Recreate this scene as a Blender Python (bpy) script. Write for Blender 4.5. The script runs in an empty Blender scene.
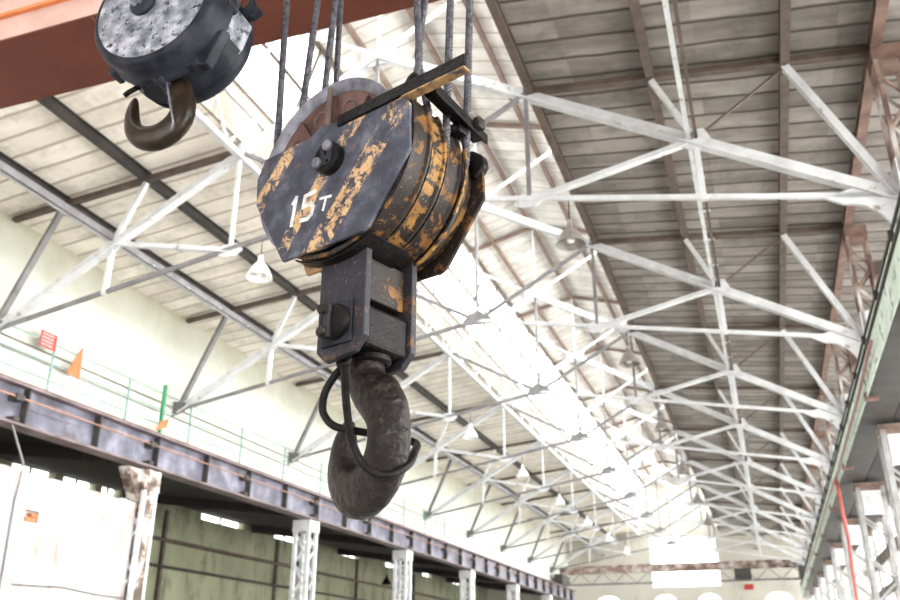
import bpy, bmesh, math, random
from mathutils import Vector, Matrix
random.seed(7)
C = bpy.context.scene.collection
PI = math.pi
V = Vector

# ------------------------------------------------------------------ materials
def new_mat(name):
    m = bpy.data.materials.new(name); m.use_nodes = True
    nt = m.node_tree; nt.nodes.clear()
    out = nt.nodes.new('ShaderNodeOutputMaterial')
    b = nt.nodes.new('ShaderNodeBsdfPrincipled')
    nt.links.new(b.outputs[0], out.inputs[0])
    return m, nt, b, out
def N(nt, t, **kw):
    n = nt.nodes.new(t)
    for k, v in kw.items(): setattr(n, k, v)
    return n
def noise(nt, vec, scale, detail=4, rough=.55, dist=0):
    n = N(nt, 'ShaderNodeTexNoise'); n.inputs['Scale'].default_value = scale
    n.inputs['Detail'].default_value = detail; n.inputs['Roughness'].default_value = rough
    n.inputs['Distortion'].default_value = dist
    nt.links.new(vec, n.inputs['Vector']); return n.outputs['Fac']
def ramp(nt, fac, stops, interp='LINEAR'):
    r = N(nt, 'ShaderNodeValToRGB'); r.color_ramp.interpolation = interp
    e = r.color_ramp.elements
    while len(e) < len(stops): e.new(.5)
    for i, (p, c) in enumerate(stops):
        e[i].position = p; e[i].color = (c[0], c[1], c[2], 1) if not isinstance(c, (int, float)) else (c, c, c, 1)
    nt.links.new(fac, r.inputs[0]); return r.outputs[0]
def mixc(nt, fac, a, b):
    m = N(nt, 'ShaderNodeMix', data_type='RGBA')
    if isinstance(fac, (int, float)): m.inputs[0].default_value = fac
    else: nt.links.new(fac, m.inputs[0])
    for s, x in ((6, a), (7, b)):
        if isinstance(x, tuple): m.inputs[s].default_value = (*x[:3], 1)
        else: nt.links.new(x, m.inputs[s])
    return m.outputs[2]
def math_(nt, op, a, b=None, c=None, clamp=False):
    m = N(nt, 'ShaderNodeMath', operation=op, use_clamp=clamp)
    for i, x in enumerate((a, b, c)):
        if x is None: continue
        if isinstance(x, (int, float)): m.inputs[i].default_value = x
        else: nt.links.new(x, m.inputs[i])
    return m.outputs[0]
def bump(nt, bsdf, h, strength=.3, dist=.01):
    b = N(nt, 'ShaderNodeBump'); b.inputs['Strength'].default_value = strength
    b.inputs['Distance'].default_value = dist
    nt.links.new(h, b.inputs['Height']); nt.links.new(b.outputs[0], bsdf.inputs['Normal'])
def coords(nt, kind='Object'):
    return N(nt, 'ShaderNodeTexCoord').outputs[kind]
def sep(nt, vec):
    s = N(nt, 'ShaderNodeSeparateXYZ'); nt.links.new(vec, s.inputs[0]); return s.outputs

def mottled(name, stops, scale=6, rough=.7, metal=0, bumps=.15, bscale=None, bdist=.01, detail=5, spec=.5, spots=None):
    m, nt, b, o = new_mat(name)
    co = coords(nt)
    f = noise(nt, co, scale, detail)
    c = ramp(nt, f, stops)
    if spots:
        f2 = noise(nt, co, spots[0], 6, .65)
        k = ramp(nt, f2, [(spots[1], 0.), (spots[1] + spots[2], 1.)])
        c = mixc(nt, k, c, spots[3])
    nt.links.new(c, b.inputs['Base Color'])
    b.inputs['Roughness'].default_value = rough; b.inputs['Metallic'].default_value = metal
    b.inputs['Specular IOR Level'].default_value = spec
    if bumps: bump(nt, b, noise(nt, co, bscale or scale * 4, 5, .6), bumps, bdist)
    return m

M = {}
M['white_steel'] = mottled('white_steel', [(.3, (.48, .48, .50)), (.65, (.64, .64, .66))], 3.0, .45, 0, 0, spots=(5, .60, .10, (.24, .19, .16)))
M['grey_steel'] = mottled('grey_steel', [(.3, (.11, .10, .105)), (.7, (.22, .21, .22))], 3, .5, 0, 0)
M['dark_steel'] = mottled('dark_steel', [(.3, (.020, .017, .017)), (.7, (.05, .043, .04))], 3, .6, 0, 0)
M['rust_steel'] = mottled('rust_steel', [(.3, (.09, .048, .036)), (.7, (.20, .12, .095))], 3, .75, 0, 0)
M['brown_steel'] = mottled('brown_steel', [(.3, (.05, .033, .026)), (.7, (.12, .085, .068))], 4, .7, 0, 0)
M['column_paint'] = mottled('column_paint', [(.38, (.11, .065, .05)), (.5, (.26, .18, .15)), (.62, (.46, .43, .41))], 1.8, .6, 0, 0)
M['runway_paint'] = mottled('runway_paint', [(.3, (.055, .055, .08)), (.5, (.12, .115, .155)), (.7, (.27, .26, .33))], 1.6, .38, 0, 0, spots=(1.4, .56, .15, (.07, .045, .045)))
M['runway_flange'] = mottled('runway_flange', [(.3, (.09, .06, .062)), (.7, (.24, .18, .19))], 1.6, .6, 0, 0)
M['mint_paint'] = mottled('mint_paint', [(.3, (.46, .58, .46)), (.6, (.66, .74, .66))], 1.5, .6, 0, 0, spots=(4, .57, .05, (.07, .10, .07)))
M['rust_pipe'] = mottled('rust_pipe', [(.3, (.25, .12, .08)), (.7, (.42, .22, .15))], 3, .7, 0, 0)
M['green_paint'] = mottled('green_paint', [(.3, (.02, .16, .07)), (.7, (.04, .26, .12))], 6, .5, 0, 0)
M['pale_green_rail'] = mottled('pale_green_rail', [(.3, (.16, .26, .22)), (.7, (.28, .42, .36))], 6, .5, 0, 0)
M['orange_sign'] = mottled('orange_sign', [(.3, (.40, .11, .03)), (.7, (.50, .15, .05))], 9, .6, 0, 0)
M['red_paint'] = mottled('red_paint', [(.3, (.34, .02, .02)), (.7, (.44, .035, .03))], 9, .5, 0, 0)
M['pink_sign'] = mottled('pink_sign', [(.3, (.50, .26, .24)), (.7, (.58, .38, .35))], 9, .5, 0, 0)
M['red_hose'] = mottled('red_hose', [(.3, (.55, .10, .09)), (.7, (.68, .17, .15))], 5, .5, 0, 0)
M['pink_cable'] = mottled('pink_cable', [(.3, (.30, .16, .15)), (.7, (.45, .25, .24))], 5, .5, 0, 0)
M['lantern_steel'] = mottled('lantern_steel', [(.3, (.13, .085, .07)), (.7, (.24, .17, .14))], 3, .7, 0, 0)
M['peeling_paint'] = mottled('peeling_paint', [(.40, (.09, .06, .05)), (.5, (.25, .19, .16)), (.56, (.62, .58, .55))], 3, .8, 0, .3)
M['girder_lit_paint'] = mottled('girder_lit_paint', [(.3, (.33, .20, .17)), (.7, (.46, .31, .27))], 2, .6, 0, 0)  # girder's near face: strong light on it put into a paler colour
M['grey_white'] = mottled('grey_white', [(.3, (.20, .19, .19)), (.65, (.36, .35, .35))], 3.0, .5, 0, 0, spots=(4, .60, .10, (.14, .09, .07)))
M['concrete'] = mottled('concrete', [(.3, (.28, .27, .25)), (.7, (.40, .38, .35))], 1.2, .9, 0, .2)
M['lamp_enamel'] = mottled('lamp_enamel', [(.3, (.66, .66, .64)), (.7, (.78, .78, .76))], 8, .35, 0, 0)
M['lamp_grey'] = mottled('lamp_grey', [(.3, (.17, .15, .14)), (.7, (.28, .25, .23))], 8, .5, 0, 0)
M['lamp_bulb'] = mottled('lamp_bulb', [(.3, (.8, .8, .8)), (.7, (.85, .85, .85))], 8, .15, 0, 0)
M['rope'] = mottled('rope', [(.35, (.020, .019, .025)), (.65, (.09, .085, .10))], 40, .5, .2, .2, 160, .002, spec=.25)
M['hook_steel'] = mottled('hook_steel', [(.3, (.005, .0036, .003)), (.55, (.012, .0085, .0075)), (.75, (.040, .030, .027))], 16, .27, .0, 1., 24, .022, spec=.17, spots=(10, .62, .10, (.07, .058, .055)))
M['hook_brown'] = mottled('hook_brown', [(.3, (.007, .0045, .003)), (.7, (.028, .018, .012))], 12, .28, 0, .5, 30, .006, spec=.18)
M['black_grease'] = mottled('black_grease', [(.3, (.003, .0025, .003)), (.7, (.012, .010, .010))], 18, .38, .0, .6, 50, .008, spec=.08, spots=(55, .64, .06, (.07, .06, .06)))
M['sheave'] = mottled('sheave', [(.3, (.055, .024, .019)), (.7, (.12, .058, .046))], 9, .6, .2, .3, 40, .004)
M['rim_steel'] = mottled('rim_steel', [(.3, (.06, .06, .075)), (.7, (.17, .17, .20))], 14, .45, .1, .2, 60, .002, spec=.3)
M['casing_grey'] = mottled('casing_grey', [(.3, (.045, .048, .062)), (.5, (.14, .145, .17)), (.7, (.34, .34, .38))], 17, .5, 0, .5, 45, .004, spec=.2, spots=(24, .56, .05, (.02, .02, .025)))
M['casing_dark'] = mottled('casing_dark', [(.35, (.008, .0085, .012)), (.65, (.026, .027, .036))], 7, .33, 0, .35, 40, .004, spec=.06)
M['tan_plate'] = mottled('tan_plate', [(.3, (.10, .05, .018)), (.6, (.26, .15, .06))], 14, .6, 0, .3, 50, .003, spots=(18, .56, .06, (.03, .025, .025)))
M['white_letter'] = mottled('white_letter', [(.3, (.38, .38, .38)), (.7, (.6, .6, .6))], 30, .6, 0, 0, spots=(70, .62, .04, (.1, .1, .1)))
M['brick_red'] = mottled('brick_red', [(.3, (.42, .12, .05)), (.7, (.60, .20, .10))], 12, .9, 0, .3)

# girder: red-brown oxide paint
def girder_mat():
    m, nt, b, o = new_mat('girder_paint')
    co = coords(nt)
    c = ramp(nt, noise(nt, co, 1.3, 5), [(.3, (.070, .018, .010)), (.7, (.098, .027, .016))])
    k = ramp(nt, noise(nt, co, 1.7, 6, .7), [(.60, 0.), (.75, .7)])
    c = mixc(nt, k, c, (.05, .02, .016))
    c2 = ramp(nt, noise(nt, co, 22, 3), [(.45, .92), (.6, 1.0)])
    mm = N(nt, 'ShaderNodeMix', data_type='RGBA', blend_type='MULTIPLY'); mm.inputs[0].default_value = 1
    nt.links.new(c, mm.inputs[6]); nt.links.new(c2, mm.inputs[7])
    nt.links.new(mm.outputs[2], b.inputs['Base Color']); b.inputs['Roughness'].default_value = .6; b.inputs['Specular IOR Level'].default_value = .2
    bump(nt, b, noise(nt, co, 30, 3), .08, .003)
    return m
M['girder_paint'] = girder_mat()

# side plate: dark paint with worn slanting yellow warning stripes
def stripe_mat():
    m, nt, b, o = new_mat('striped_plate')
    co = coords(nt); s = sep(nt, co)
    p = math_(nt, 'SUBTRACT', math_(nt, 'MULTIPLY', s[0], .766), math_(nt, 'MULTIPLY', s[2], .643))
    wob = math_(nt, 'MULTIPLY', math_(nt, 'SUBTRACT', noise(nt, co, 9, 4), .5), .05)
    p = math_(nt, 'ADD', p, wob)
    def band(c0, hw): return ramp(nt, math_(nt, 'ABSOLUTE', math_(nt, 'SUBTRACT', p, c0)), [(hw, 1.), (hw + .006, 0.)])
    stripe = math_(nt, 'MAXIMUM', math_(nt, 'MAXIMUM', band(.245, .062), band(.01, .038)), band(-.345, .048))
    wear = ramp(nt, noise(nt, co, 10, 10, .80, .5), [(.475, 1.), (.50, 0.)])
    wear2 = ramp(nt, noise(nt, co, 45, 4, .6), [(.60, 1.), (.64, 0.)])
    f = math_(nt, 'MULTIPLY', math_(nt, 'MULTIPLY', stripe, wear), wear2)
    dark = ramp(nt, noise(nt, co, 7, 7, .65), [(.3, (.022, .022, .032)), (.52, (.048, .050, .068)), (.75, (.13, .13, .16))])
    sp = ramp(nt, noise(nt, co, 60, 3, .6), [(.60, 0.), (.66, 1.)])
    dark = mixc(nt, math_(nt, 'MULTIPLY', sp, .6), dark, (.03, .028, .03))
    sp2 = ramp(nt, noise(nt, co, 11, 9, .75), [(.60, 0.), (.64, 1.)])
    dark = mixc(nt, math_(nt, 'MULTIPLY', sp2, .6), dark, (.13, .085, .065))
    yel = ramp(nt, noise(nt, co, 16, 4), [(.3, (.33, .20, .10)), (.7, (.48, .32, .18))])
    c = mixc(nt, f, dark, yel)
    nt.links.new(c, b.inputs['Base Color']); b.inputs['Roughness'].default_value = .45; b.inputs['Specular IOR Level'].default_value = .12
    h = math_(nt, 'ADD', math_(nt, 'MULTIPLY', f, .5), noise(nt, co, 40, 5, .65))
    bump(nt, b, h, .35, .004)
    return m
M['striped_plate'] = stripe_mat()

def guard_mat(name, yel0, yel1, amt, dirt=(.03, .022, .018)):
    m, nt, b, o = new_mat(name)
    co = coords(nt)
    yel = ramp(nt, noise(nt, co, 5, 4), [(.3, yel0), (.7, yel1)])
    f = ramp(nt, noise(nt, co, 9, 9, .68, .5), [(amt, 0.), (amt + .05, 1.)])
    sm = ramp(nt, noise(nt, co, 34, 5, .6), [(.60, 0.), (.64, .9)])
    f = math_(nt, 'MAXIMUM', f, sm)
    dirtc = mixc(nt, noise(nt, co, 20, 3), dirt, tuple(x * 2.2 for x in dirt))
    c = mixc(nt, f, yel, dirtc)
    fl = ramp(nt, noise(nt, co, 62, 4, .7), [(.62, 0.), (.66, .7)])
    c = mixc(nt, fl, c, (.13, .12, .125))
    nt.links.new(c, b.inputs['Base Color']); b.inputs['Roughness'].default_value = .40; b.inputs['Specular IOR Level'].default_value = .10
    bump(nt, b, math_(nt, 'ADD', f, noise(nt, co, 30, 4)), .3, .004)
    return m
M['yellow_guard'] = guard_mat('yellow_guard', (.12, .055, .014), (.25, .13, .038), .46, (.012, .009, .008))
M['dirty_yellow'] = guard_mat('dirty_yellow', (.08, .034, .011), (.18, .085, .026), .41, (.012, .009, .008))
M['shank_paint'] = guard_mat('shank_paint', (.05, .028, .02), (.15, .075, .035), .36, (.014, .013, .016))

# roof slabs: boards with joints across the hall, every half metre
def roof_mat(name, c0, c1, joint, pitch=.5, jw=.045, axis=1):
    m, nt, b, o = new_mat(name)
    co = coords(nt); s = sep(nt, co)
    wob = math_(nt, 'MULTIPLY', noise(nt, co, .8, 2), .12)
    y = math_(nt, 'ADD', s[axis], wob)
    fr = math_(nt, 'FRACT', math_(nt, 'DIVIDE', y, pitch))
    j = ramp(nt, math_(nt, 'ABSOLUTE', math_(nt, 'SUBTRACT', fr, .5)), [(.5 - jw * 2.2, 0.), (.5 - jw * .5, 1.)])
    # each board has its own tone
    w = N(nt, 'ShaderNodeTexWhiteNoise', noise_dimensions='2D')
    cb = N(nt, 'ShaderNodeCombineXYZ')
    nt.links.new(math_(nt, 'FLOOR', math_(nt, 'DIVIDE', y, pitch)), cb.inputs[0])
    nt.links.new(math_(nt, 'FLOOR', math_(nt, 'DIVIDE', s[0], 2.0)), cb.inputs[1])
    nt.links.new(cb.outputs[0], w.inputs['Vector'])
    mp = N(nt, 'ShaderNodeMapping'); mp.inputs['Scale'].default_value = (.4, 2.0, 1); nt.links.new(co, mp.inputs[0])
    f = math_(nt, 'ADD', math_(nt, 'MULTIPLY', noise(nt, mp.outputs[0], 1.6, 6, .6), .75), math_(nt, 'MULTIPLY', w.outputs[0], .25))
    c = ramp(nt, f, [(.35, c0), (.65, c1)])
    gr = ramp(nt, noise(nt, co, 1.3, 9, .72), [(.48, 0.), (.68, .55)])
    c = mixc(nt, gr, c, tuple(x * .45 for x in c0))
    c = mixc(nt, j, c, joint)
    nt.links.new(c, b.inputs['Base Color']); b.inputs['Roughness'].default_value = .9
    bump(nt, b, math_(nt, 'SUBTRACT', 1., j), .5, .03)
    return m
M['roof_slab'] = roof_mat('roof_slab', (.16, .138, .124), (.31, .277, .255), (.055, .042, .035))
M['roof_slab_lit'] = roof_mat('roof_slab_lit', (.70, .635, .56), (.86, .80, .72), (.42, .35, .29))  # left slope's copy, lightened: light from the right put into its colour
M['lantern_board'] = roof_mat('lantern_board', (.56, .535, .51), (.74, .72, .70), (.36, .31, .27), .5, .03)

def wall_mat(name, c0, c1, stain, amt=.55, s=.5, top_shade=None):
    m, nt, b, o = new_mat(name)
    co = coords(nt, 'Object')
    mp = N(nt, 'ShaderNodeMapping'); mp.inputs['Scale'].default_value = (1, 1, .45); nt.links.new(co, mp.inputs[0])
    c = ramp(nt, noise(nt, mp.outputs[0], s, 6, .6), [(.3, c0), (.7, c1)])
    k = ramp(nt, noise(nt, mp.outputs[0], s * 3, 8, .7), [(amt, 0.), (amt + .18, .8)])
    c = mixc(nt, k, c, stain)
    if top_shade:  # paints the shade below the roof into the wall's top
        z = sep(nt, co)[2]
        up = ramp(nt, math_(nt, 'ADD', math_(nt, 'MULTIPLY', z, .1), math_(nt, 'MULTIPLY', noise(nt, co, 1.1, 6, .7), .18)), [(top_shade[0], 0.), (top_shade[1], 1.)])
        c = mixc(nt, up, c, top_shade[2])
    nt.links.new(c, b.inputs['Base Color']); b.inputs['Roughness'].default_value = .9
    bump(nt, b, noise(nt, co, 12, 5), .15, .01)
    return m
M['plaster_upper'] = wall_mat('plaster_upper', (.52, .54, .485), (.62, .63, .58), (.38, .36, .26), .60, .5, (.83, .95, (.42, .40, .31)))
M['plaster_gable'] = wall_mat('plaster_gable', (.42, .39, .34), (.54, .51, .46), (.30, .26, .21), .56, .35)
M['plaster_aisle'] = wall_mat('plaster_aisle', (.16, .165, .105), (.27, .275, .185), (.07, .06, .04), .50, .5)
M['plaster_white'] = wall_mat('plaster_white', (.44, .415, .405), (.53, .505, .49), (.40, .17, .12), .49, .9)
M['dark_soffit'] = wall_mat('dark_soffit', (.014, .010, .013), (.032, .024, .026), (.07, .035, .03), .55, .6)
M['plaster_upstand'] = wall_mat('plaster_upstand', (.22, .19, .16), (.36, .32, .28), (.12, .09, .07), .52, 1.2)
M['plaster_right'] = wall_mat('plaster_right', (.16, .14, .13), (.28, .26, .24), (.08, .06, .05), .58, .6)

def glass():
    m = bpy.data.materials.new('window_glass'); m.use_nodes = True
    nt = m.node_tree; nt.nodes.clear()
    o = nt.nodes.new('ShaderNodeOutputMaterial'); t = nt.nodes.new('ShaderNodeBsdfTransparent'); g = nt.nodes.new('ShaderNodeBsdfGlossy')
    t.inputs[0].default_value = (.93, .96, .95, 1); g.inputs['Roughness'].default_value = .05
    x = nt.nodes.new('ShaderNodeMixShader'); x.inputs[0].default_value = .06
    nt.links.new(t.outputs[0], x.inputs[1]); nt.links.new(g.outputs[0], x.inputs[2]); nt.links.new(x.outputs[0], o.inputs[0])
    return m
M['glass'] = glass()

# ------------------------------------------------------------------ mesh builder
class MB:
    def __init__(s): s.v = []; s.f = []
    def add(s, vs, fs):
        n = len(s.v); s.v += [tuple(p) for p in vs]; s.f += [tuple(n + i for i in f) for f in fs]; return s
    def box(s, x0, x1, y0, y1, z0, z1):
        vs = [(x, y, z) for z in (z0, z1) for y in (y0, y1) for x in (x0, x1)]
        return s.add(vs, [(0, 2, 3, 1), (4, 5, 7, 6), (0, 1, 5, 4), (2, 6, 7, 3), (0, 4, 6, 2), (1, 3, 7, 5)])
    def bar(s, p, q, w, h, up=(0, 0, 1)):
        """box of width w, height h along p-q"""
        p, q = V(p), V(q); d = (q - p).normalized(); u = V(up)
        a = d.cross(u)
        if a.length < 1e-4: a = d.cross(V((1, 0, 0)))
        a.normalize(); b = a.cross(d).normalized()
        vs = [e + a * (i * w / 2) + b * (j * h / 2) for e in (p, q) for j in (-1, 1) for i in (-1, 1)]
        return s.add(vs, [(0, 1, 3, 2), (4, 6, 7, 5), (0, 4, 5, 1), (2, 3, 7, 6), (0, 2, 6, 4), (1, 5, 7, 3)])
    def tee(s, p, q, w, h, up=(0, 0, 1), t=.02):
        """twin-angle section: a flange of width w below a web of height h"""
        p, q = V(p), V(q); d = (q - p).normalized(); u = V(up)
        a = d.cross(u)
        if a.length < 1e-4: a = d.cross(V((1, 0, 0)))
        a.normalize(); b = a.cross(d).normalized()
        s.bar(p - b * (h / 2), q - b * (h / 2), w, t, up)
        s.bar(p, q, t * 1.6, h, up); return s
    def tube(s, pts, r, seg=10, cap=True, lobes=0, lobe=0., twist=0.):
        pts = [V(p) for p in pts]; n = len(pts)
        rs = r if isinstance(r, (list, tuple)) else [r] * n
        tan = [(pts[min(i + 1, n - 1)] - pts[max(i - 1, 0)]).normalized() for i in range(n)]
        a = tan[0].cross(V((0, 0, 1)))
        if a.length < 1e-3: a = V((1, 0, 0))
        a.normalize(); vs = []; L = 0
        for i in range(n):
            if i: L += (pts[i] - pts[i - 1]).length
            a = (a - tan[i] * a.dot(tan[i])).normalized(); b = tan[i].cross(a)
            for k in range(seg):
                t = 2 * PI * k / seg
                rr = rs[i] * (1 + lobe * math.cos(lobes * (t)) if lobes else 1)
                tt = t + twist * L
                vs.append(pts[i] + (a * math.cos(tt) + b * math.sin(tt)) * rr)
        fs = [(i * seg + k, i * seg + (k + 1) % seg, (i + 1) * seg + (k + 1) % seg, (i + 1) * seg + k) for i in range(n - 1) for k in range(seg)]
        if cap: fs += [tuple(range(seg))[::-1], tuple((n - 1) * seg + k for k in range(seg))]
        return s.add(vs, fs)
    def prism(s, poly, o, ax, ay, n, d0, d1):
        """2D polygon in frame (o, ax, ay) extruded along n from d0 to d1"""
        o, ax, ay, n = V(o), V(ax), V(ay), V(n)
        k = len(poly)
        vs = [o + ax * x + ay * y + n * d for d in (d0, d1) for x, y in poly]
        return s.add(vs, [tuple(range(k))[::-1], tuple(range(k, 2 * k))] + [(i, (i + 1) % k, k + (i + 1) % k, k + i) for i in range(k)])
    def lathe(s, prof, o, ax, ay, n, seg=32, a0=0., a1=2 * PI):
        """profile [(r, d)] turned about axis n through o; closed profile when it is an arc"""
        o, ax, ay, n = V(o), V(ax), V(ay), V(n)
        full = abs(a1 - a0 - 2 * PI) < 1e-6; m = seg if full else seg + 1; k = len(prof)
        vs = []
        for i in range(m):
            t = a0 + (a1 - a0) * i / seg
            for r, d in prof: vs.append(o + (ax * math.cos(t) + ay * math.sin(t)) * r + n * d)
        fs = [(i * k + j, i * k + (j + 1) % k, ((i + 1) % m) * k + (j + 1) % k, ((i + 1) % m) * k + j) for i in range(seg) for j in range(k)]
        if not full: fs += [tuple(range(k)), tuple(seg * k + j for j in range(k))[::-1]]
        return s.add(vs, fs)
    def build(s, name, mat, parent=None, bevel=0, smooth=False, subsurf=0):
        me = bpy.data.meshes.new(name); me.from_pydata(s.v, [], s.f)
        bm = bmesh.new(); bm.from_mesh(me); bmesh.ops.recalc_face_normals(bm, faces=bm.faces); bm.to_mesh(me); bm.free()
        ob = bpy.data.objects.new(name, me); C.objects.link(ob)
        me.materials.append(M[mat] if isinstance(mat, str) else mat)
        if parent: ob.parent = parent
        if smooth:
            for p in me.polygons: p.use_smooth = True
        if bevel:
            b = ob.modifiers.new('bevel', 'BEVEL'); b.width = bevel; b.segments = 2; b.limit_method = 'ANGLE'; b.angle_limit = math.radians(35)
        if subsurf:
            q = ob.modifiers.new('sub', 'SUBSURF'); q.levels = subsurf; q.render_levels = subsurf
        return ob
def auto_smooth(ob, deg=40):
    for p in ob.data.polygons: p.use_smooth = True
    ob.data.set_sharp_from_angle(angle=math.radians(deg)); return ob
def thing(name, label, cat, loc=(0, 0, 0), rotz=0, group=None):
    o = bpy.data.objects.new(name, None); C.objects.link(o); o.location = loc; o.rotation_euler = (0, 0, rotz)
    o.empty_display_size = .1
    o['label'] = label; o['category'] = cat
    if group: o['group'] = group
    return o
def tag(o, label, cat, group=None):
    o['label'] = label; o['category'] = cat
    if group: o['group'] = group
    return o
def struct(o): o['kind'] = 'structure'; return o
def dup(root, loc, label, group=None, rotz=None):
    r = root.copy(); C.objects.link(r); r.location = loc; r['label'] = label
    if rotz is not None: r.rotation_euler = (0, 0, rotz)
    if group: r['group'] = group
    for ch in list(root.children):
        c = ch.copy(); C.objects.link(c); c.parent = r
        for g in list(ch.children):
            d = g.copy(); C.objects.link(d); d.parent = c
    return r
ORD = ['nearest', 'second', 'third', 'fourth', 'fifth', 'sixth', 'seventh', 'eighth', 'ninth']

# ------------------------------------------------------------------ the hall (X across, Y along, Z up; the eye is at the origin)
XC = -5.6                 # centre line of the hall
ZF = -1.6                 # floor
Y0, Y1 = -6.0, 66.0
def roofz(h): return 9.17 - .115 * (h - 2.77)

struct(MB().box(-20.4, 12.0, Y0, Y1 + .3, ZF - .3, ZF).build('floor', 'concrete'))
def slope_slab(name, h0, h1, side, mat, th=.14):
    p = [(h0, roofz(h0)), (h1, roofz(h1)), (h1, roofz(h1) + th), (h0, roofz(h0) + th)]
    m = MB().prism([(XC + side * h, z) for h, z in p], (0, 0, 0), (1, 0, 0), (0, 0, 1), (0, 1, 0), Y0, Y1 + .3)
    return struct(m.build(name, mat))
slope_slab('ceiling_left', 2.80, 8.5, -1, 'roof_slab_lit')
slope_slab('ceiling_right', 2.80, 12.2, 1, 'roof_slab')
# lantern over the ridge
LZ, LX = 12.35, 2.05      # lantern eaves
RZ = 12.95
for side, nm in ((-1, 'left'), (1, 'right')):
    p = [(0, RZ), (side * (LX + .15), LZ), (side * (LX + .15), LZ + .1), (0, RZ + .1)]
    struct(MB().prism([(XC + x, z) for x, z in p], (0, 0, 0), (1, 0, 0), (0, 0, 1), (0, 1, 0), Y0, Y1 + .3).build('ceiling_lantern_' + nm, 'lantern_board'))
# sloping glazing of the lantern: one window per side with frame bars and panes
GB = (2.78, 10.25)         # foot of the glazing (half width, height)
for side, nm, n in ((-1, 'left', 1), (1, 'right', 2)):
    foot = V((XC + side * GB[0], 0, GB[1])); head = V((XC + side * LX, 0, LZ))
    fr = MB()
    for z_, t in ((foot, .10), (head, .09)):
        fr.bar(z_ + V((0, Y0, 0)), z_ + V((0, Y1, 0)), t, t)
    y = Y0
    while y < Y1:
        fr.bar(foot + V((0, y, 0)), head + V((0, y, 0)), .055, .055, (0, 1, 0)); y += 1.5
    mid = (foot + head) / 2
    fr.bar(mid + V((0, Y0, 0)), mid + V((0, Y1, 0)), .06, .06)
    w = struct(fr.build('window_%d' % n, 'brown_steel'))
    g = MB().bar(foot + V((side * .03, Y0, 0)), foot + V((side * .03, Y1, 0)), .001, .001)
    g = MB(); a, b = foot + V((side * .03, 0, 0)), head + V((side * .03, 0, 0))
    g.add([a + V((0, Y0, 0)), a + V((0, Y1, 0)), b + V((0, Y1, 0)), b + V((0, Y0, 0))], [(0, 1, 2, 3)])
    g.build('pane', 'glass', w)
    # upstand between roof edge and glazing
    u = MB().box(XC + side * 2.80 - .06, XC + side * 2.80 + .06, Y0, Y1, 9.17, GB[1])
    struct(u.build('wall_lantern_' + nm, 'plaster_upstand'))

# left wall above the crane track, aisle, partition
struct(MB().box(-14.05, -13.75, Y0, Y1, 4.55, 8.62).build('wall_left', 'plaster_upper'))
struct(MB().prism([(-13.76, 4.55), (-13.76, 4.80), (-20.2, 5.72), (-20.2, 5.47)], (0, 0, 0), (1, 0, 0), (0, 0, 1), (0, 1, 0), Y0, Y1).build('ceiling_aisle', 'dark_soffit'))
aw = MB().box(-20.3, -20.0, Y0, Y1, ZF, 5.18)
y = Y0; slits = []
for a, b in ((-6, 19.3), (21.0, 21.35), (22.8, 23.1), (24.0, 28.7), (31.7, 34.2), (36.4, 36.7), (38.3, 40.9), (43.0, 46.5), (49, 52.3), (54, 58), (60, 66)):
    aw.box(-20.3, -20.0, a, b, 5.18, 5.60)
struct(aw.build('wall_aisle', 'plaster_aisle'))
k = 3
for a, b in ((19.3, 21.0), (21.35, 22.8), (23.1, 24.0), (28.7, 31.7), (34.2, 36.4), (36.7, 38.3), (40.9, 43.0), (46.5, 49), (52.3, 54), (58, 60)):
    f = MB().box(-20.2, -20.12, a, b, 5.18, 5.21).box(-20.2, -20.12, a, b, 5.44, 5.47).box(-20.2, -20.12, (a + b) / 2 - .02, (a + b) / 2 + .02, 5.18, 5.47)
    w = struct(f.build('window_%d' % k, 'dark_steel')); k += 1
    MB().add([(-20.16, a, 5.2), (-20.16, b, 5.2), (-20.16, b, 5.46), (-20.16, a, 5.46)], [(0, 1, 2, 3)]).build('pane', 'glass', w)
# whitewashed infill wall, ragged top, with a knocked-out hole
pw = MB()
yy = Y0; top = []
while yy < 16.55:
    top.append((yy, 3.47 + random.uniform(-.05, .05))); yy += .28
top.append((16.55, 3.46))
def strip(m, pts, zb, x0, x1):
    for (a, za), (b, zb_) in zip(pts[:-1], pts[1:]):
        vs = [(x, yv, z) for x in (x0, x1) for yv, z in ((a, zb), (b, zb), (b, zb_), (a, za))]
        m.add(vs, [(0, 3, 2, 1), (4, 5, 6, 7), (0, 1, 5, 4), (3, 7, 6, 2), (0, 4, 7, 3), (1, 2, 6, 5)])
strip(pw, top, 2.80, -13.62, -13.30)
pw.box(-13.62, -13.30, Y0, 13.36, ZF, 2.80).box(-13.62, -13.30, 13.72, 16.55, ZF, 2.80)
pw.box(-13.62, -13.30, 13.36, 13.72, ZF, 2.58).box(-13.62, -13.42, 13.36, 13.72, 2.58, 2.80)
struct(pw.build('wall_partition', 'plaster_white'))
t = tag(MB().box(-13.42, -13.33, 13.42, 13.74, 2.585, 2.68).box(-13.42, -13.31, 13.55, 13.70, 2.685, 2.76).build('brick', 'brick_red', None, .01), 'bare red bricks in the hole of the whitewashed wall', 'brick')
t = tag(MB().tube([(-13.28, 13.35, 1.42), (-13.28, 14.0, 1.44), (-13.28, 14.6, 1.47), (-13.28, 15.6, 1.40), (-13.28, 16.5, 1.38)], .018).build('conduit', 'grey_steel', smooth=True), 'thin grey conduit running level along the whitewashed infill wall', 'pipe')
t = tag(MB().tube([(-13.1, 12.38, 4.34), (-13.1, 12.6, 4.0), (-13.12, 12.9, 3.6), (-13.2, 12.98, 3.3), (-13.27, 13.02, 2.9), (-13.27, 13.05, 1.8), (-13.27, 13.1, ZF)], .022, 8).build('cable', 'grey_steel', smooth=True), 'loose grey cable drooping from the crane track over the whitewashed wall', 'cable')

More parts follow.
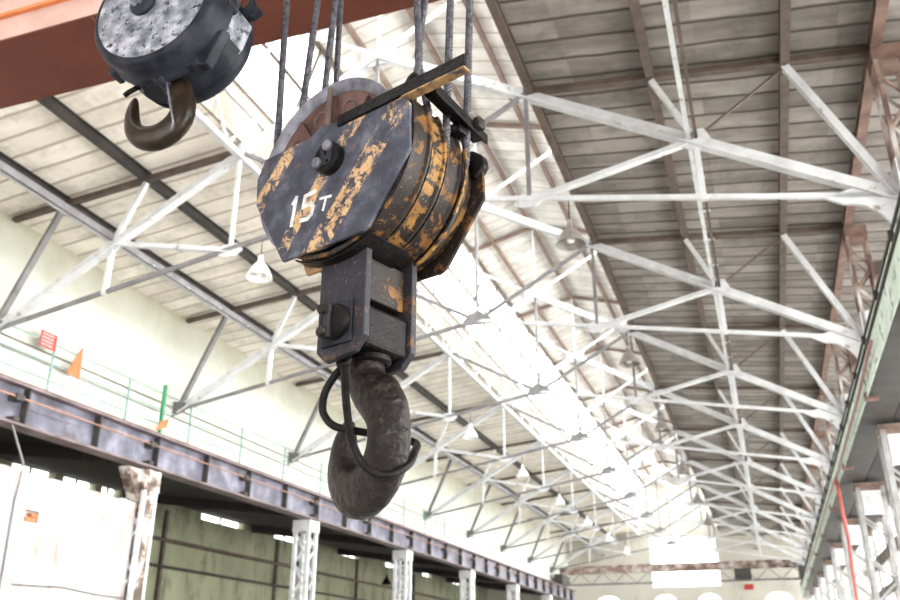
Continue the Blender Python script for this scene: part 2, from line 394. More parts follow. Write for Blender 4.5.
# gable end
def arch_cols(m, xa, xb, ztop, zt, y0, y1, n=12):
    cx, rr = (xa + xb) / 2, (xb - xa) / 2; spring = ztop - rr * .75
    for i in range(n):
        u0, u1 = -1 + 2 * i / n, -1 + 2 * (i + 1) / n
        z0 = spring + rr * .75 * math.sqrt(max(0, 1 - u0 * u0)); z1 = spring + rr * .75 * math.sqrt(max(0, 1 - u1 * u1))
        vs = [(cx + rr * u, yv, z) for yv in (y0, y1) for u, z in ((u0, z0), (u1, z1), (u1, zt), (u0, zt))]
        m.add(vs, [(0, 1, 2, 3), (4, 7, 6, 5), (0, 4, 5, 1), (3, 2, 6, 7), (0, 3, 7, 4), (1, 5, 6, 2)])
gw = MB(); xs = [-10.95 - .95, -6.95 - .8, -3.95 - .8, .6 - .95, 3.4 - .9]; ws = [1.9, 1.6, 1.6, 1.9, 1.8]
ya, yb = Y1, Y1 + .3
edge = -20.4
for x, w in zip(xs, ws):
    gw.box(edge, x, ya, yb, ZF, 4.85); gw.box(x, x + w, ya, yb, ZF, .6); arch_cols(gw, x, x + w, 4.72, 4.85, ya, yb); edge = x + w
gw.box(edge, 12.0, ya, yb, ZF, 4.85)
WX0, WX1 = -7.75, -3.05
gw.box(-20.4, WX0, ya, yb, 4.85, 8.3); gw.box(WX1, 12.0, ya, yb, 4.85, 8.3); gw.box(WX0, WX1, ya, yb, 4.85, 5.2)
gw.box(-14.1, WX0, ya, yb, 8.3, 8.75); gw.box(WX1, 6.6, ya, yb, 8.3, 8.62)
gw.prism([(WX0, 8.62), (WX1, 8.62), (WX1, 9.25), (XC + 2.8, 10.3), (XC + LX, 12.4), (XC, 13.0), (XC - LX, 12.4), (XC - 2.8, 10.3), (WX0, 9.25)][:], (0, 0, 0), (1, 0, 0), (0, 0, 1), (0, 1, 0), ya, yb)
gw.prism([(-14.1, 8.7), (WX0 - .001, 8.7), (WX0 - .001, 9.3), (-14.1, 8.75)], (0, 0, 0), (1, 0, 0), (0, 0, 1), (0, 1, 0), ya, yb)
gw.prism([(WX1 + .001, 8.6), (6.6, 8.6), (6.6, 8.3), (WX1 + .001, 9.3)], (0, 0, 0), (1, 0, 0), (0, 0, 1), (0, 1, 0), ya, yb)
struct(gw.build('wall_end', 'plaster_gable'))
def fwin(n, x0, x1, z0, z1, y, nx, nz, mat='brown_steel'):
    m = MB()
    for i in range(nx + 1):
        x = x0 + (x1 - x0) * i / nx; m.box(x - .03, x + .03, y, y + .06, z0, z1)
    for i in range(nz + 1):
        z = z0 + (z1 - z0) * i / nz; m.box(x0, x1, y, y + .06, z - .03, z + .03)
    w = struct(m.build('window_%d' % n, mat))
    MB().add([(x0, y + .03, z0), (x1, y + .03, z0), (x1, y + .03, z1), (x0, y + .03, z1)], [(0, 1, 2, 3)]).build('pane', 'glass', w)
fwin(k, WX0, WX1, 5.2, 8.62, Y1 + .1, 4, 3, 'green_paint'); k += 1
for x, w in zip(xs, ws):
    fwin(k, x, x + w, .6, 4.8, Y1 + .12, 2, 4, 'green_paint'); k += 1
nw = MB().box(-20.4, -13.0, Y0 - .3, Y0, ZF, 9.4).box(1.8, 12.0, Y0 - .3, Y0, ZF, 9.4).box(-13.0, 1.8, Y0 - .3, Y0, 3.9, 9.2)  # unseen near end wall with gate opening, added to cut frontal light
struct(nw.prism([(-8.4, 9.2), (-2.8, 9.2), (-3.6, 12.4), (XC, 13.0), (-7.6, 12.4)], (0, 0, 0), (1, 0, 0), (0, 0, 1), (0, 1, 0), Y0 - .3, Y0).build('wall_near_unseen', 'plaster_right'))
# right-hand aisle wall with tall windows
RW = 6.4
rw = MB().box(RW, RW + .3, Y0, Y1, ZF, -.4).box(RW, RW + .3, Y0, Y1, 3.8, 4.3).box(RW, RW + .3, Y0, Y1, 7.7, 8.5).box(RW, RW + .3, Y0, Y1, 5.45, 6.1)
y = Y0; spans = []
while y < Y1 - .1:
    rw.box(RW, RW + .3, y, y + .5, -.4, 3.8).box(RW, RW + .3, y, y + .5, 4.3, 5.45).box(RW, RW + .3, y, y + .5, 6.1, 7.7); spans.append((y, y + 6)); y += 6
struct(rw.build('wall_right', 'plaster_right'))
def rwin(n, y0, y1, z0, z1, ny, nz):
    m = MB(); x = RW + .12
    for i in range(ny + 1):
        yv = y0 + (y1 - y0) * i / ny; m.box(x, x + .05, yv - .025, yv + .025, z0, z1)
    for i in range(nz + 1):
        z = z0 + (z1 - z0) * i / nz; m.box(x, x + .05, y0, y1, z - .025, z + .025)
    w = struct(m.build('window_%d' % n, 'white_steel'))
    MB().add([(x + .02, y0, z0), (x + .02, y1, z0), (x + .02, y1, z1), (x + .02, y0, z1)], [(0, 1, 2, 3)]).build('pane', 'glass', w)
for a, b in spans:
    rwin(k, a + .5, b, -.4, 3.8, 4, 4); k += 1
    rwin(k, a + .5, b, 4.3, 5.45, 4, 1); k += 1
    rwin(k, a + .5, b, 6.1, 7.7, 4, 2); k += 1
# walkway slab behind the right-hand crane track
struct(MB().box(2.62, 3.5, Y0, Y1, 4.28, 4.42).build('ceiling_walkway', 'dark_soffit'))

# ------------------------------------------------------------------ purlins and longitudinal members
def purlin(h, side, w, hgt, mat, label, drop=0.0):
    z = roofz(h) - hgt / 2 - drop - .012
    m = MB()
    x = XC + side * h
    m.box(x - w / 2, x + w / 2, Y0, Y1, z + hgt / 2 - .02, z + hgt / 2).box(x - w / 2, x + w / 2, Y0, Y1, z - hgt / 2, z - hgt / 2 + .02).box(x - .03, x + .03, Y0, Y1, z - hgt / 2 + .021, z + hgt / 2 - .021)
    o = m.build('purlin', mat); tag(o, label, 'roof beam')
purlin(4.85, -1, .16, .18, 'dark_steel', 'dark steel purlin under the left roof slope, midway up the slope')
purlin(6.75, -1, .20, .20, 'dark_steel', 'dark steel purlin under the left roof slope, the lower one near the wall')
purlin(4.85, 1, .14, .16, 'brown_steel', 'brown steel purlin under the right roof slope, nearest the lantern opening')
purlin(6.87, 1, .14, .16, 'brown_steel', 'brown steel purlin under the right roof slope, midway down the slope')
purlin(8.10, 1, .16, .18, 'rust_steel', 'rusty brown purlin over the heads of the right-hand columns')
purlin(2.86, 1, .12, .22, 'brown_steel', 'brown edge beam along the right side of the lantern opening')
# left edge of the lantern opening: white lattice beam
t = thing('lattice_edge_beam', 'white lattice beam along the left edge of the lantern opening', 'roof beam', (XC - 2.74, 0, 8.95))
MB().bar((0, Y0, -.10), (0, Y1, -.10), .12, .10).build('chord', 'white_steel', t)
MB().bar((0, Y0, .95), (0, Y1, .95), .12, .10).build('chord', 'white_steel', t)
z = MB(); y = 1.0
while y < Y1 - 1:
    z.bar((.0, y, -.08), (0, y + .75, .93), .05, .05, (1, 0, 0)).bar((0, y + .75, .93), (0, y + 1.5, -.08), .05, .05, (1, 0, 0)); y += 1.5
z.build('lacing', 'white_steel', t)
# struts joining the trusses
def strut(x, z, label, mat='white_steel'):
    t = thing('longitudinal_strut', label, 'steel strut', (x, 0, z))
    MB().bar((-.055, Y0, 0), (-.055, Y1, 0), .07, .10).build('angle_bar', mat, t)
    MB().bar((.055, Y0, 0), (.055, Y1, 0), .05, .14).build('angle_bar', 'brown_steel' if x > -5 else 'grey_steel', t)
    b = MB(); y = 12
    while y < Y1:
        for q in (1.2, 2.4, 3.6, 4.8): b.box(-.10, .10, y + q - .03, y + q + .03, -.07, -.05)
        y += 6
    b.build('batten', mat, t)
strut(-.22, 7.55, 'pale and brown twin-angle strut tying the right-hand truss nodes along the hall')
strut(-11.08, 7.60, 'pale twin-angle strut tying the left-hand truss nodes along the hall')
for x, z, lab in ((XC - 1.3, 12.55, 'brown lantern purlin left of the lantern ridge'), (XC, 12.82, 'brown ridge purlin along the top of the lantern'), (XC + 1.3, 12.55, 'brown lantern purlin right of the lantern ridge')):
    tag(MB().box(x - .05, x + .05, Y0, Y1, z - .08, z + .05).build('lantern_purlin', 'lantern_steel'), lab, 'roof beam')

# ------------------------------------------------------------------ trusses
def make_truss():
    t = thing('roof_truss', 'white steel roof truss just behind the hanging hook block, nearest of the row', 'roof truss', (XC, 12, 0))
    up = (0, 1, 0); P = lambda h, z: (h, 0, z)
    A = P(0, 10.52); Mm = P(0, 7.43)
    MB().bar(P(-.05, 10.35), P(.05, 10.7), .01, .01)
    for s in (-1, 1):
        B, Q, R, Cn, Pn = P(s * 8.02, 6.02), P(s * 2.78, 8.97), P(s * 5.42, 7.50), P(s * 2.77, 6.92), P(s * 5.44, 6.42)
        O, I, E = P(s * 6.87, 8.50), P(s * 4.86, 8.72), P(s * LX, 12.2)
        wm = 'white_steel'
        MB().tee(A, B, .17, .17, (0, 0, 1) if s > 0 else (0, 0, 1), .03).build('rafter', wm, t)
        MB().bar(A, P(s * 1.9, 11.60), .07, .07).bar(P(s * 1.9, 11.60), E, .06, .06).build('lantern_brace', wm, t)
        MB().bar(Mm, B, .06, .08).build('tie_bar', 'grey_steel' if s < 0 else wm, t)
        MB().bar(R, Pn, .08, .09).build('hanger', wm, t)
        MB().bar(Q, Cn, .05, .07).build('hanger', wm if s < 0 else 'grey_steel', t)
        MB().tee(R, Cn, .11, .09, (0, 0, 1), .025).build('diagonal', wm, t)
        MB().bar(Q, Mm, .07, .07).build('diagonal', 'grey_steel', t)
        MB().bar(P(s * 2.8, 9.0), P(s * 8.05, roofz(8.05) - .1), .12, .10).build('top_chord', 'brown_steel', t)
        MB().bar(R, I, .09, .09).build('roof_strut', wm, t)
        MB().bar(R, O, .035, .035).build('roof_strut', 'brown_steel', t)
        MB().tee(B, O, .13, .11, (0, 0, 1), .03).build('roof_strut', wm if s > 0 else 'grey_steel', t)
        MB().bar(P(s * 2.78, 9.0), P(s * 2.78, 10.25), .07, .07).bar(P(s * 2.78, 10.25), P(s * LX, 12.3), .08, .08).build('lantern_post', 'lantern_steel' if s > 0 else wm, t)
        MB().bar(P(0, 12.85), P(s * (LX + .1), 12.27), .10, .10).build('lantern_rafter', 'lantern_steel', t)
        # gussets
        def gus(c, w, h):
            x, _, z = c
            MB().prism([(x - w * .5, z - h * .25), (x - w * .2, z - h * .5), (x + w * .2, z - h * .5), (x + w * .5, z - h * .1), (x + w * .3, z + h * .45), (x - w * .3, z + h * .45)], (0, 0, 0), (1, 0, 0), (0, 0, 1), (0, 1, 0), -.02, .02).build('gusset', wm, t)
        gus(R, .46, .36); gus(Cn, .5, .26); gus(Q, .36, .3)
        if s > 0:
            arc = [(7.30 + .63 * math.sin(a), 5.20 + .80 * math.cos(a)) for a in [i * PI / 2 / 8 for i in range(9)]]
            poly = [(7.05, 6.15), (7.60, 6.25), (8.16, 6.05), (8.16, 5.20)] + arc[::-1]
            MB().prism([(x, z) for x, z in poly], (0, 0, 0), (1, 0, 0), (0, 0, 1), (0, 1, 0), -.03, .03).build('knee_plate', wm, t)
        else:
            MB().prism([(-8.15, 5.85), (-7.8, 5.98), (-7.75, 6.2), (-8.15, 6.25)], (0, 0, 0), (1, 0, 0), (0, 0, 1), (0, 1, 0), -.03, .03).build('bearing_plate', 'grey_steel', t)
    MB().bar(A, Mm, .05, .06).build('king_post', 'grey_steel', t)
    MB().prism([(-.42, 7.33), (.42, 7.33), (.3, 7.5), (.07, 7.66), (-.07, 7.66), (-.3, 7.5)], (0, 0, 0), (1, 0, 0), (0, 0, 1), (0, 1, 0), -.02, .02).build('gusset', 'grey_steel', t)
    MB().prism([(-.3, 10.28), (.3, 10.28), (.35, 10.75), (0, 10.6), (-.35, 10.75)], (0, 0, 0), (1, 0, 0), (0, 0, 1), (0, 1, 0), -.02, .02).build('gusset', 'white_steel', t)
    MB().bar((0, 0, 10.5), (0, 0, 12.85), .05, .05).build('ridge_post', 'white_steel', t)
    return t
truss = make_truss(); truss['group'] = 'roof trusses'
for i in range(1, 9):
    dup(truss, (XC, 12 + 6 * i, 0), 'white steel roof truss, %s in the row counted from the hanging hook block' % ORD[i], 'roof trusses')

# ------------------------------------------------------------------ lattice columns
def lattice(t, x0, x1, y0, y1, z0, z1, mat, step=.55, c=.07):
    for x in (x0, x1):
        for y in (y0, y1):
            MB().box(x - c / 2, x + c / 2, y - c / 2, y + c / 2, z0, z1).build('chord', mat, t)
    L = MB(); z = z0; s = 1
    while z + step <= z1 + .01:
        a, b = (0, step) if s > 0 else (step, 0)
        for y in (y0, y1): L.bar((x0, y, z + a), (x1, y, z + b), .05, .03, (0, 1, 0))
        for x in (x0, x1): L.bar((x, y0, z + a), (x, y1, z + b), .03, .05, (1, 0, 0))
        z += step; s = -s
    L.build('lacing', mat, t)
# right-hand columns
rc = thing('lattice_column', 'brown and white lattice column carrying the nearest roof truss by the right-hand crane track', 'column', (2.46, 12, 0), 0, 'lattice columns by the right-hand crane track')
lattice(rc, 0, .34, -.2, .2, 4.5, 8.15, 'column_paint', .42, .06)
MB().box(-.04, .38, -.22, .22, 8.12, 8.38).build('cap_plate', 'rust_steel', rc)
MB().box(-.05, .39, -.23, .23, 6.0, 6.5).build('joint_plate', 'white_steel', rc)
lattice(rc, -.06, .50, -.23, .23, ZF, 4.1, 'grey_white', .5, .10)
MB().box(-.12, .56, -.28, .28, 4.02, 4.20).build('bearing_plate', 'column_paint', rc)
MB().box(.0, .44, -.285, -.265, 3.42, 4.0).build('splice_plate', 'white_steel', rc)
MB().box(.34, 3.9, -.05, .05, 7.35, 7.6).build('cross_beam', 'brown_steel', rc)
MB().prism([(.38, 7.36)] + [(.38 + .8 * (1 - math.cos(a)), 7.36 - .9 * (1 - math.sin(a))) for a in [i * PI / 12 for i in range(6, -1, -1)]][0:] , (0, 0, 0), (1, 0, 0), (0, 0, 1), (0, 1, 0), -.02, .02).build('knee_bracket', 'column_paint', rc)
for i in range(1, 9):
    dup(rc, (2.46, 12 + 6 * i, 0), 'brown and white lattice column by the right-hand crane track, carrying the %s roof truss of the row' % ORD[i])
# left-hand columns
lc = thing('lattice_column', 'peeling white column at the end of the whitewashed wall under the left crane track', 'column', (-13.35, 16.75, 0), 0, None)
lattice(lc, -.2, .2, -.2, .2, ZF, 3.75, 'white_steel', .5, .09)
MB().box(-.26, .26, -.27, .27, 3.72, 4.2).build('bearing_plate', 'peeling_paint', lc)
MB().prism([(-.75, 4.18), (.3, 4.18), (.22, 3.3), (-.15, 3.3)], (0, 0, 0), (0, 1, 0), (0, 0, 1), (1, 0, 0), -.16, .12).build('haunch', 'peeling_paint', lc)
MB().box(.2, .24, -.24, .24, ZF, 3.8).build('cover_plate', 'peeling_paint', lc)
lc2 = thing('lattice_column', 'white lattice column under the left crane track, next past the whitewashed wall', 'column', (-13.35, 24.7, 0), 0, 'white lattice columns under the left crane track')
lattice(lc2, -.22, .22, -.24, .24, ZF, 3.9, 'white_steel', .45, .11)
MB().box(-.3, .3, -.32, .32, 3.85, 4.2).build('bearing_plate', 'white_steel', lc2)
for i, y in enumerate((32.7, 40.8, 48.9, 57.0)):
    dup(lc2, (-13.35, y, 0), 'white lattice column under the left crane track, %s past the end of the whitewashed wall' % ORD[i + 1])

# ------------------------------------------------------------------ crane tracks
t = thing('crane_track_girder', 'long bluish grey steel crane track girder with stiffeners along the left wall', 'crane girder', (-13.2, 0, 0))
MB().box(-.012, .012, Y0, Y1 - 1, 4.25, 5.02).build('web', 'runway_paint', t)
MB().box(-.2, .2, Y0, Y1 - 1, 4.98, 5.03).build('top_flange', 'runway_flange', t)
MB().box(-.2, .2, Y0, Y1 - 1, 4.22, 4.27).build('bottom_flange', 'runway_flange', t)
MB().box(-.04, .04, Y0, Y1 - 1, 5.03, 5.12).build('rail', 'rust_steel', t)
y = 8.62
while y < Y1 - 2:
    MB().box(0.01, .17, y - .02, y + .02, 4.27, 4.98).box(-.17, -.01, y - .02, y + .02, 4.27, 4.98).build('stiffener', 'dark_steel', t); y += 2.03
MB().tube([(.19, Y0, 4.74), (.19, Y1 - 1, 4.74)], .018, 8).build('pipe', 'rust_pipe', t)
y = 12.4
while y < Y1 - 2:
    MB().box(.02, .25, y - .10, y + .10, 4.66, 4.80).build('rail_clamp', 'dark_steel', t, .02)
    MB().box(.02, .24, y - .08, y + .08, 4.27, 4.36).build('rail_clamp', 'dark_steel', t, .02); y += 4.06
t = thing('crane_track_girder', 'pale mint green steel crane track girder along the right-hand columns', 'crane girder', (2.32, 0, 0))
MB().box(-.27, -.245, Y0, Y1 - 1, 4.30, 5.05).build('web', 'mint_paint', t)
MB().box(-.30, .27, Y0, Y1 - 1, 5.03, 5.07).build('top_flange', 'dark_steel', t)
MB().box(-.29, .27, Y0, Y1 - 1, 4.27, 4.31).build('bottom_flange', 'dark_steel', t)
MB().box(-.30, -.275, Y0, Y1 - 1, 4.27, 4.33).build('edge_strip', 'mint_paint', t)
MB().box(-.31, -.27, Y0, Y1 - 1, 4.86, 4.89).build('rib', 'dark_steel', t)
y = 11.0
while y < Y1 - 2:
    MB().box(-.34, -.26, y - .03, y + .03, 4.9, 5.05).build('clamp', 'dark_steel', t, .01)
    y += 2.0
y = 16.0
while y < Y1 - 2:
    MB().box(-.34, -.12, y - .06, y + .06, 4.21, 4.36).build('joint_clamp', 'rust_steel', t, .02); y += 6
tag(MB().tube([(1.98, 14.0, 4.62), (1.98, 17, 4.5), (1.97, 20, 4.45), (1.98, 23, 4.42), (1.97, 25, 4.45), (1.98, 30, 4.52), (1.97, 38, 4.45), (1.97, 50, 4.5)], .03, 8).build('cable', 'pink_cable', smooth=True), 'dusty pink cable running along the mint green crane track', 'cable')
tag(MB().tube([(1.98, 24.2, 4.40), (1.98, 24.0, 4.1), (1.99, 24.0, 3.5), (2.02, 24.0, 2.9), (1.99, 24.0, 2.2), (1.98, 24.0, 1.4), (1.98, 24.0, 0), (2.0, 24.0, ZF + .03)], .045, 10).build('hose', 'red_hose', smooth=True), 'red hose hanging down from the mint green crane track', 'hose')
t = thing('cross_brace', 'grey steel cross brace between the second and third right-hand columns', 'brace', (3.02, 18.3, ZF))
MB().bar((0, 0, 5.5), (0, 5.4, 3.2), .10, .10).build('brace_bar', 'grey_steel', t)
MB().bar((.1, 0, 3.2), (.1, 5.4, 5.5), .10, .10).build('brace_bar', 'grey_steel', t)
MB().box(-.06, .06, -.05, .05, 0, 5.6).build('post', 'column_paint', t)
# aisle details on the left
tag(MB().tube([(-19.85, 20, 4.15), (-19.85, 66, 4.0)], .07, 8).build('pipe', 'brown_steel', smooth=True), 'brown pipe running level along the green side-aisle wall', 'pipe')
tag(MB().tube([(-19.85, 24, 3.25), (-19.85, 66, 3.1)], .05, 8).build('pipe', 'dark_steel', smooth=True), 'thin dark pipe along the green side-aisle wall, below the brown pipe', 'pipe')
for i, y in enumerate((26.5, 34.4, 42.6, 50.6)):
    tag(MB().box(-19.98, -19.86, y - .07, y + .07, ZF, 5.16).build('wall_post', 'brown_steel'), 'dark post against the side-aisle wall, %s past the whitewashed infill wall' % ['first', 'second', 'third', 'fourth'][i], 'post')
y = 8.0; i = 0
while y < 62:
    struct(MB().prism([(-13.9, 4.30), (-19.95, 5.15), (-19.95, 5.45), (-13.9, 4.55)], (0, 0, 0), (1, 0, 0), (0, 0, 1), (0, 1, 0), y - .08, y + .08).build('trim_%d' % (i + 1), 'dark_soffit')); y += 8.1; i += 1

# ------------------------------------------------------------------ green handrail along the left track
t = thing('handrail', 'thin green handrail standing along the left crane track in front of the wall', 'railing', (-13.52, 0, 5.05))
for z, m_ in ((.42, 'pale_green_rail'), (.78, 'pale_green_rail'), (1.20, 'pale_green_rail')):
    MB().tube([(0, 4, z), (0, 40, z)], .016, 6).build('rail', m_, t)
y = 6.2
while y < 40:
    MB().box(-.02, .02, y - .02, y + .02, 0, 1.2).build('post', 'pale_green_rail', t); y += 2.45
tag(MB().box(-13.47, -13.40, 17.15, 17.23, 5.02, 6.42).build('rail_post', 'green_paint'), 'thick bright green post standing on the left crane track', 'post')
tag(MB().tube([(-13.7, 4, 6.12), (-13.7, 60, 5.95)], .014, 6).build('wire', 'brown_steel'), 'thin brown wire stretched along the left wall, the higher one', 'wire')
tag(MB().tube([(-13.7, 4, 5.92), (-13.7, 60, 5.6)], .014, 6).build('wire', 'grey_steel'), 'thin grey wire stretched along the left wall, the lower one', 'wire')
t = thing('warning_sign', 'small red and white lettered sign hung on the green handrail', 'sign', (-13.48, 13.3, 6.25))
MB().box(0, .015, -.22, .22, -.17, .17).build('board', 'red_paint', t)
m = MB()
for i in range(4): m.box(.016, .02, -.20, .13, -.13 + i * .075, -.09 + i * .075)
m.build('lettering', 'pink_sign', t)
t = tag(MB().prism([(-.2, -.32), (.2, -.36), (.16, .36), (.06, .20)], (-13.47, 14.12, 6.08), (0, 1, 0), (0, 0, 1), (1, 0, 0), 0, .02).build('warning_sign', 'orange_sign'), 'orange triangular sign hung on the green handrail', 'sign')
t = tag(MB().prism([(-.24, -.12), (.16, .04), (.22, .30), (-.1, .12)], (-13.395, 17.2, 5.35), (0, 1, 0), (0, 0, 1), (1, 0, 0), -.004, .016).build('small_plate', 'orange_sign'), 'small rust brown plate tied beside the bright green post', 'sign')
tag(MB().box(-1.55, -.95, Y1 - .06, Y1 - .01, 4.9, 5.25).build('wall_sign', 'red_paint'), 'small red board on the far end wall', 'sign')

# ------------------------------------------------------------------ lamps
def make_lamp(name, shade_mat, label):
    t = thing(name, label, 'lamp')
    X, Yv, Z = (1, 0, 0), (0, 1, 0), (0, 0, 1)
    MB().tube([(0, 0, .0), (0, 0, .36)], .012, 6).build('cord', 'dark_steel', t)
    auto_smooth(MB().lathe([(.001, .02), (.045, .02), (.055, -.12), (.001, -.12)], (0, 0, 0), X, Yv, Z, 20).build('socket', shade_mat, t))
    auto_smooth(MB().lathe([(.05, -.10), (.12, -.17), (.21, -.34), (.235, -.40), (.225, -.40), (.20, -.335), (.11, -.165), (.045, -.115)], (0, 0, 0), X, Yv, Z, 28).build('lamp_shade', shade_mat, t), 50)
    auto_smooth(MB().lathe([(.001, -.12), (.04, -.16), (.075, -.27), (.06, -.35), (.001, -.38)], (0, 0, 0), X, Yv, Z, 20).build('bulb', 'lamp_bulb', t))
    return t
lw = make_lamp('pendant_lamp', 'lamp_enamel', 'white enamel lamp hanging from the nearest truss, left of the hook block'); lw.location = (-7.72, 12, 6.68)
lw['group'] = 'white lamps under the left half of the trusses'
for i in range(2, 8):
    dup(lw, (-7.72, 12 + 6 * i, 6.62), 'white enamel lamp hanging under the left half of the %s truss' % ORD[i])
lg = make_lamp('pendant_lamp', 'lamp_grey', 'grey bell lamp hanging from the nearest truss, right of the hook block'); lg.location = (-2.2, 12, 6.42)
lg['group'] = 'grey lamps under the right half of the trusses'
for i in range(1, 6):
    dup(lg, (-2.2, 12 + 6 * i, 6.38), 'grey bell lamp hanging under the right half of the %s truss' % ORD[i])
la = make_lamp('pendant_lamp', 'black_grease', 'black lamp hanging in the side aisle, the nearer one'); la.location = (-16.5, 30.2, 3.9)
dup(la, (-16.5, 38.5, 3.9), 'black lamp hanging in the side aisle, the farther one')

# ------------------------------------------------------------------ far bridge crane
t = thing('bridge_crane', 'distant beige lattice bridge crane spanning the hall before the end wall', 'crane', (0, 61, 0))
MB().box(-13.2, 2.3, -.55, -.05, 5.75, 6.25).build('main_beam', 'column_paint', t)
MB().box(-13.0, 2.2, -.38, -.22, 5.02, 5.14).build('bottom_chord', 'grey_steel', t)
m = MB(); x = -12.6
while x < 1.6:
    m.bar((x, -.3, 5.1), (x + .75, -.3, 5.78), .05, .05, (0, 1, 0)).bar((x + .75, -.3, 5.78), (x + 1.5, -.3, 5.1), .05, .05, (0, 1, 0)); x += 1.5
m.build('lacing', 'grey_steel', t)
MB().box(-13.45, -12.9, -1.2, 1.2, 5.12, 5.75).build('end_carriage', 'dark_steel', t)
MB().box(1.93, 2.36, -1.6, .7, 5.12, 5.75).build('end_carriage', 'dark_steel', t)
MB().box(-1.9, -.9, -.9, -.3, 5.1, 5.75).build('trolley', 'dark_steel', t, .05)

# ------------------------------------------------------------------ near crane girder (red)
t = thing('bridge_girder', 'red-brown painted box girder of the overhead crane crossing above the hooks', 'crane girder', (0, 0, 5.2))
GX0, GX1 = -13.2, 2.2
MB().box(GX0, GX1, 4.64, 5.45, 0, .02).build('bottom_plate', 'girder_paint', t)
MB().box(GX0, GX1, 4.64, 4.66, .02, 1.1).build('near_web', 'girder_lit_paint', t)
MB().box(GX0, GX1, 5.40, 5.44, .02, 1.1).build('far_web', 'girder_paint', t)
MB().box(GX0, GX1, 4.38, 5.5, 1.1, 1.13).build('top_plate', 'girder_paint', t)
MB().box(GX0, GX1, 4.60, 4.64, .262, .30).build('ledge', 'orange_sign', t)
MB().box(-4.92, -4.908, 4.638, 5.452, -.004, .0).build('weld_seam', 'brown_steel', t)
MB().box(-3.35, -3.1, 4.62, 4.80, -.006, -.0).build('plate_patch', 'girder_paint', t, .002)

for x0, x1 in ((-13.45, -12.95), (2.07, 2.50)):
    MB().box(x0, x1, 3.9, 6.2, -.075, 0).build('end_carriage', 'dark_steel', t)
# ------------------------------------------------------------------ the 15 t hook block
S = .85
HB = thing('crane_hook_block', 'big grimy hook block with worn yellow stripes marked 15T and a heavy forged hook', 'crane hook', (-1.4875, 2.805, 1.9635), math.radians(-18.4))
HB.scale = (S, S, S)
X, W, Z = V((1, 0, 0)), V((0, 1, 0)), V((0, 0, 1))
fp = [(-.51, .187), (-.566, .08), (-.554, -.078), (-.312, -.474), (.225, -.474), (.26, -.457), (.497, -.137), (.491, .115), (.453, .178), (.074, .191), (-.03, .215), (-.10, .225), (-.18, .188)]
def frame_plate(poly, w0, w1): return MB().prism(poly, (0, 0, 0), X, Z, W, w0, w1)
sp = frame_plate(fp, -.02, 0).build('side_plate', 'striped_plate', HB, .004)
auto_smooth(MB().lathe([(.001, -.072), (.075, -.072), (.084, -.062), (.084, -.02), (.001, -.02)], (.0, 0, -.012), X, Z, W, 36).build('axle_cap', 'black_grease', sp))
MB().prism([(-.03, -.055), (.05, -.055), (.05, .055), (-.03, .055)], (.0, 0, -.012), X, Z, W, -.076, -.070).build('keeper_plate', 'casing_dark', sp)
for x, z in ((-.042, -.03), (.022, .045)):
    auto_smooth(MB().lathe([(.001, -.098), (.02, -.098), (.027, -.09), (.027, -.07), (.001, -.07)], (x, 0, z - .012), X, Z, W, 16).build('bolt', 'rim_steel', sp))
MB().box(.015, .027, -.082, -.07, -.055, -.045).box(.0, .012, -.082, -.07, -.01, .01).build('slot', 'black_grease', sp)
# painted capacity mark
L = MB()
def stroke(pts, w):
    for a, b in zip(pts[:-1], pts[1:]):
        a3, b3 = V((a[0], -.0215, a[1])), V((b[0], -.0215, b[1])); d = (b3 - a3).normalized() * w * .35
        L.bar(a3 - d, b3 + d, w, .002, (0, 1, 0))
stroke([(-.262, -.168), (-.240, -.140), (-.262, -.290)], .022)
stroke([(-.108, -.150), (-.176, -.155), (-.186, -.214), (-.135, -.208), (-.112, -.235), (-.122, -.272), (-.150, -.290), (-.197, -.284)], .022)
stroke([(-.066, -.206), (.006, -.216)], .014); stroke([(-.026, -.210), (-.042, -.276)], .014)
L.build('capacity_mark', 'white_letter', sp)
rear = [(x, z) for x, z in fp if z < .16] + []
rp = frame_plate([(-.51, .187), (-.566, .08), (-.554, -.078), (-.312, -.474), (.225, -.474), (.26, -.457), (.497, -.137), (.491, .1), (.40, .187)], .56, .58).build('side_plate', 'dirty_yellow', HB, .004)
frame_plate([(.36, .02), (.46, -.02), (.515, .05), (.50, .11), (.44, .16), (.36, .14)], .54, .60).build('corner_bracket', 'black_grease', rp, .012)
# top angle bars
tb = MB().box(.03, .82, -.035, -.015, .165, .228).box(.03, .46, -.02, .03, .19, .205).build('guard_bar', 'black_grease', HB, .003)
MB().box(.45, .82, -.034, .015, .150, .164).build('lower_lip', 'tan_plate', tb, .003)
cb = MB().bar((.54, .06, .22), (.455, .60, .245), .085, .02).bar((.58, .06, .205), (.495, .60, .23), .015, .055).build('cross_bar', 'black_grease', HB, .003)
MB().box(.43, .50, .36, .44, .16, .22).build('lug', 'black_grease', cb, .008)
MB().box(.52, .56, .44, .50, .21, .27).build('lug', 'dirty_yellow', cb, .008)
